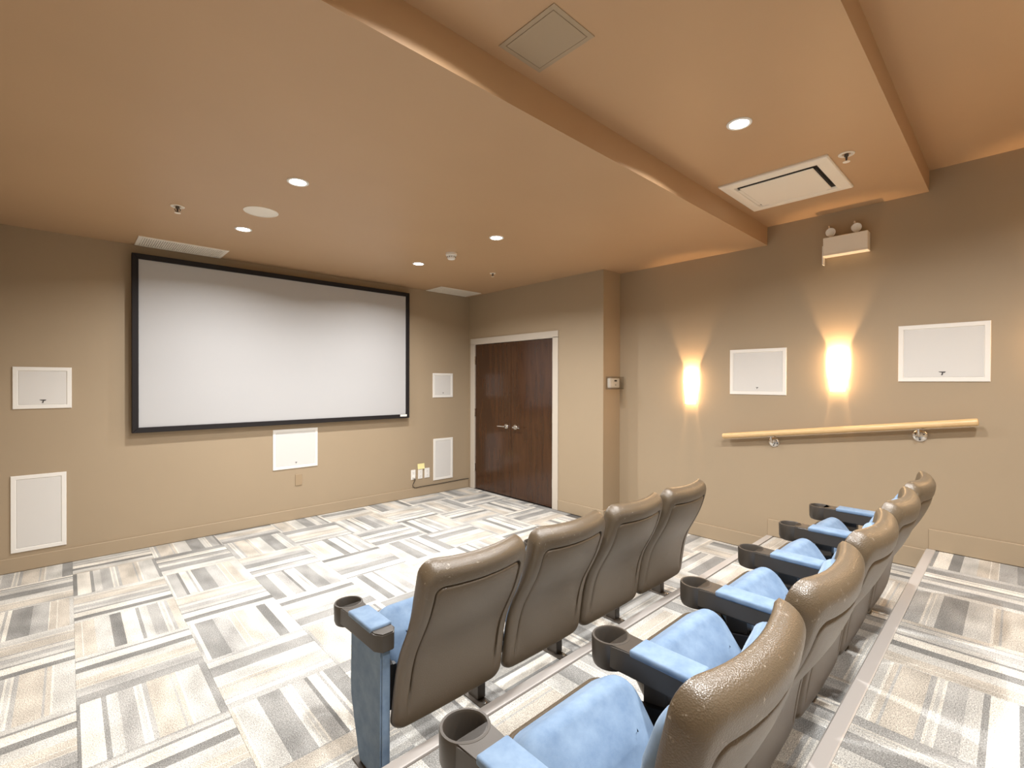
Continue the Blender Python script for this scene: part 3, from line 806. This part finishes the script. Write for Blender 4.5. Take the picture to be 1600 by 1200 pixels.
TA = math.radians(54)
TV = Vector((0, math.cos(TA), math.sin(TA))); NV = Vector((0, -math.sin(TA), math.cos(TA)))
SEAT_L = 0.245
P1 = Vector((0, 1.802 - Y0, 0.568))
def seat_pos(x, s, d): return P1 + TV * (s - SEAT_L) + NV * d + Vector((x, 0, 0))
def make_seat(parent):
    hw = 0.213
    def ring(e, d, eb=0.0): return (hw - e, min(e, 0.10), SEAT_L - e, 0.05 - min(e * .4, .03), 0.075 - min(max(e, 0) * .5, 0.05), d)
    rings = [ring(0.02, -0.100), ring(0.0, -0.096), ring(0.0, -0.050)]
    r = 0.042
    for k in range(0, 8):
        th = math.pi / 2 * k / 7
        rings.append(ring(r * (1 - math.cos(th)), -0.044 + r * math.sin(th)))
    for e in (0.065, 0.095, 0.115): rings.append(ring(e, 0.002 + 0.010 * min(1, (e - 0.042) / 0.07)))
    pad_mesh(rings, seat_pos, 'seat_cushion', M['velvet'], parent, 60)
    rings = [ring(0.02, -0.099), ring(-0.004, -0.101), ring(-0.005, -0.112)]
    for k in range(1, 6):
        th = math.pi / 2 * k / 5
        rings.append(ring(-0.005 + 0.05 * (1 - math.cos(th)), -0.112 - 0.040 * math.sin(th)))
    rings.append(ring(0.10, -0.156))
    pad_mesh(rings, seat_pos, 'seat_shell', M['leather'], parent, 60)

AT = 0.577      # armrest top
def make_arm(parent, x):
    """armrest with cup holder centred at local x"""
    cyy = 1.912 - Y0
    bm = bmesh.new()
    w = 0.0425; w2 = 0.050
    pts = [(x - w2, 1.888 - Y0), (x - w, 1.830 - Y0), (x - w, 1.606 - Y0), (x - w + 0.020, 1.574 - Y0), (x + w - 0.020, 1.574 - Y0), (x + w, 1.606 - Y0), (x + w, 1.830 - Y0), (x + w2, 1.888 - Y0)]
    a0 = math.asin(0.049 / 0.0515)
    arcp = [(x + 0.0515 * math.sin(a0 * (1 - 2 * k / 10)), cyy - 0.0515 * math.cos(a0 * (1 - 2 * k / 10))) for k in range(11)]
    pts += arcp
    add_prism(bm, pts, AT - 0.068, AT, 2)
    sharp = [e for e in bm.edges if abs(e.verts[0].co.z - e.verts[1].co.z) < 1e-6]
    bmesh.ops.bevel(bm, geom=sharp, offset=0.004, segments=2, affect='EDGES')
    bmesh.ops.triangulate(bm, faces=[f for f in bm.faces if len(f.verts) > 4])
    arm = finish(bm, 'armrest', M['plastic'], parent, True, 35)
    bm = bmesh.new()
    add_lathe(bm, [(0.045, AT - 0.084), (0.053, AT - 0.080), (0.0575, AT - 0.066), (0.0585, AT - 0.006), (0.0565, AT + 0.0005), (0.0505, AT + 0.001), (0.0475, AT - 0.004), (0.0445, AT - 0.070), (0.0425, AT - 0.078), (0.036, AT - 0.079), (0.036, AT - 0.084), (0.045, AT - 0.084)], (x, cyy, 0), seg=36)
    cup = finish(bm, 'cup_holder', M['plastic'], arm, True, 45)
    bm = bmesh.new()
    add_lathe(bm, [(0.0, AT - 0.080), (0.026, AT - 0.080), (0.026, AT - 0.084), (0.0, AT - 0.084)], (x, cyy, 0), seg=20)
    add_box(bm, (x - 0.038, cyy - 0.006, AT - 0.0835), (x + 0.038, cyy + 0.006, AT - 0.0805))
    finish(bm, 'cup_base', M['plastic'], arm)
    bm = bmesh.new()
    add_box(bm, (x - 0.0445, 1.628 - Y0, AT - 0.012), (x + 0.0445, 1.822 - Y0, AT + 0.010), 0.007, 3)
    finish(bm, 'arm_pad', M['velvet'], arm, True)

def make_post(parent, x):
    p = box('leg', (x - 0.012, 1.722 - Y0, 0.006), (x + 0.034, 1.795 - Y0, AT - 0.067), M['postmetal'], parent, 0.002)
    f = box('foot_plate', (x - 0.030, 1.655 - Y0, 0.0), (x + 0.030, 1.895 - Y0, 0.006), M['postmetal'], parent, 0.001)
    bm = bmesh.new()
    for y in (1.685, 1.700, 1.850, 1.875):
        if y in (1.700, 1.850): continue
        add_lathe(bm, [(0.011, 0.006), (0.011, 0.013), (0.005, 0.014), (0.005, 0.020), (0.0, 0.020)], (x, y - Y0, 0), seg=8)
    finish(bm, 'bolt', M['chrome'], f)

def make_panel(parent, x):
    prof = [(1.595, 0.006), (1.592, 0.512), (1.846, 0.512), (1.846, 0.300), (1.843, 0.240), (1.832, 0.185), (1.812, 0.140), (1.790, 0.100), (1.775, 0.050), (1.770, 0.006)]
    bm = bmesh.new(); add_prism(bm, [(y - Y0, z) for y, z in prof], x - 0.020, x + 0.020, 0)
    bmesh.ops.bevel(bm, geom=[e for e in bm.edges if abs(e.verts[0].co.x - e.verts[1].co.x) < 1e-6], offset=0.006, segments=2, affect='EDGES')
    bmesh.ops.triangulate(bm, faces=[f for f in bm.faces if len(f.verts) > 4])
    o = finish(bm, 'end_panel', M['velvet'], parent, True, 35)
    box('foot_plate', (x - 0.035, 1.62 - Y0, 0.0), (x + 0.035, 1.80 - Y0, 0.006), M['postmetal'], parent, 0.001)

def make_brackets(parent):
    for s in (-1, 1):
        bm = bmesh.new()
        x0, x1 = sorted((s * 0.2615, s * 0.215))
        add_prism(bm, [(1.600 - Y0, 0.27), (1.600 - Y0, 0.44), (1.66 - Y0, 0.47), (1.80 - Y0, 0.44), (1.80 - Y0, 0.33), (1.70 - Y0, 0.27)], *sorted((s * 0.2615, s * 0.2440)), 0)
        add_box(bm, (x0, 1.625 - Y0, 0.30), (x1, 1.650 - Y0, 0.42))
        b = finish(bm, 'hinge_bracket', M['black'], parent)
        bm = bmesh.new(); add_lathe(bm, [(0.0, s * 0.243), (0.022, s * 0.243), (0.022, s * 0.214), (0.0, s * 0.214)], (0, 1.735 - Y0, 0.385), 'X', 14)
        finish(bm, 'pivot', M['black'], b, True)

PITCH_X = 0.5545
def build_seat():
    t = thing('theatre_seat', None, 'seat')
    make_back(t); make_seat(t); make_arm(t, -PITCH_X / 2); make_brackets(t)
    return t
proto = build_seat()
end_holder = {}
def copy_tree(o, parent=None):
    c = o.copy(); COL.objects.link(c)
    if parent is not None: c.parent = parent
    for ch in list(o.children): copy_tree(ch, c)
    return c
def place_seat(x, dy, z, label, group, first=False, last=False, base=None):
    t = base if base is not None else copy_tree(proto)
    t.location = (x, Y0 + dy, z)
    t['label'] = label; t['group'] = group
    EXTRA.append((t, first, last))
    return t
EXTRA = []
ROW1 = [0.857 + PITCH_X * (k + 0.5) for k in range(4)]
ROW2 = [0.645 + PITCH_X * (k + 0.5) for k in range(5)]
L1 = ['blue theatre seat at the end of the front row with the blue upholstered end panel', 'second seat of the front row, counted from the upholstered end panel',
      'third seat of the front row, counted from the upholstered end panel', 'front row seat at the far end, nearest the sconce wall']
L2 = ['second row seat at the near end, farthest from the sconce wall', 'second row seat, second counted from the end away from the sconce wall', 'middle seat of the five in the second row',
      'second row seat next to the one beside the sconce wall', 'second row seat at the far end, nearest the sconce wall']
for k, x in enumerate(ROW1): place_seat(x, 0.0, 0.0, L1[k], 'front row theatre seats', k == 0, k == 3, proto if k == 0 else None)
for k, x in enumerate(ROW2): place_seat(x, -1.074, T1, L2[k], 'second row theatre seats', k == 0, k == 4)
for t, first, last in EXTRA:
    if first: make_panel(t, -PITCH_X / 2)
    else: make_post(t, -PITCH_X / 2)
    if last: make_arm(t, PITCH_X / 2); make_post(t, PITCH_X / 2)

# ------------------------------------------------------------------ access hatch details
h = bpy.data.objects['access_hatch']
box('hatch_door', (-0.098, -0.128, -0.004), (0.098, 0.128, 0.0), M['wall'], h, 0.001)
bm = bmesh.new()
for a, b in (((-0.120, -0.150, -0.003), (-0.100, 0.150, 0)), ((0.100, -0.150, -0.003), (0.120, 0.150, 0)), ((-0.100, -0.150, -0.003), (0.100, -0.130, 0)), ((-0.100, 0.130, -0.003), (0.100, 0.150, 0))):
    add_box(bm, a, b)
finish(bm, 'hatch_frame', M['wall'], h)
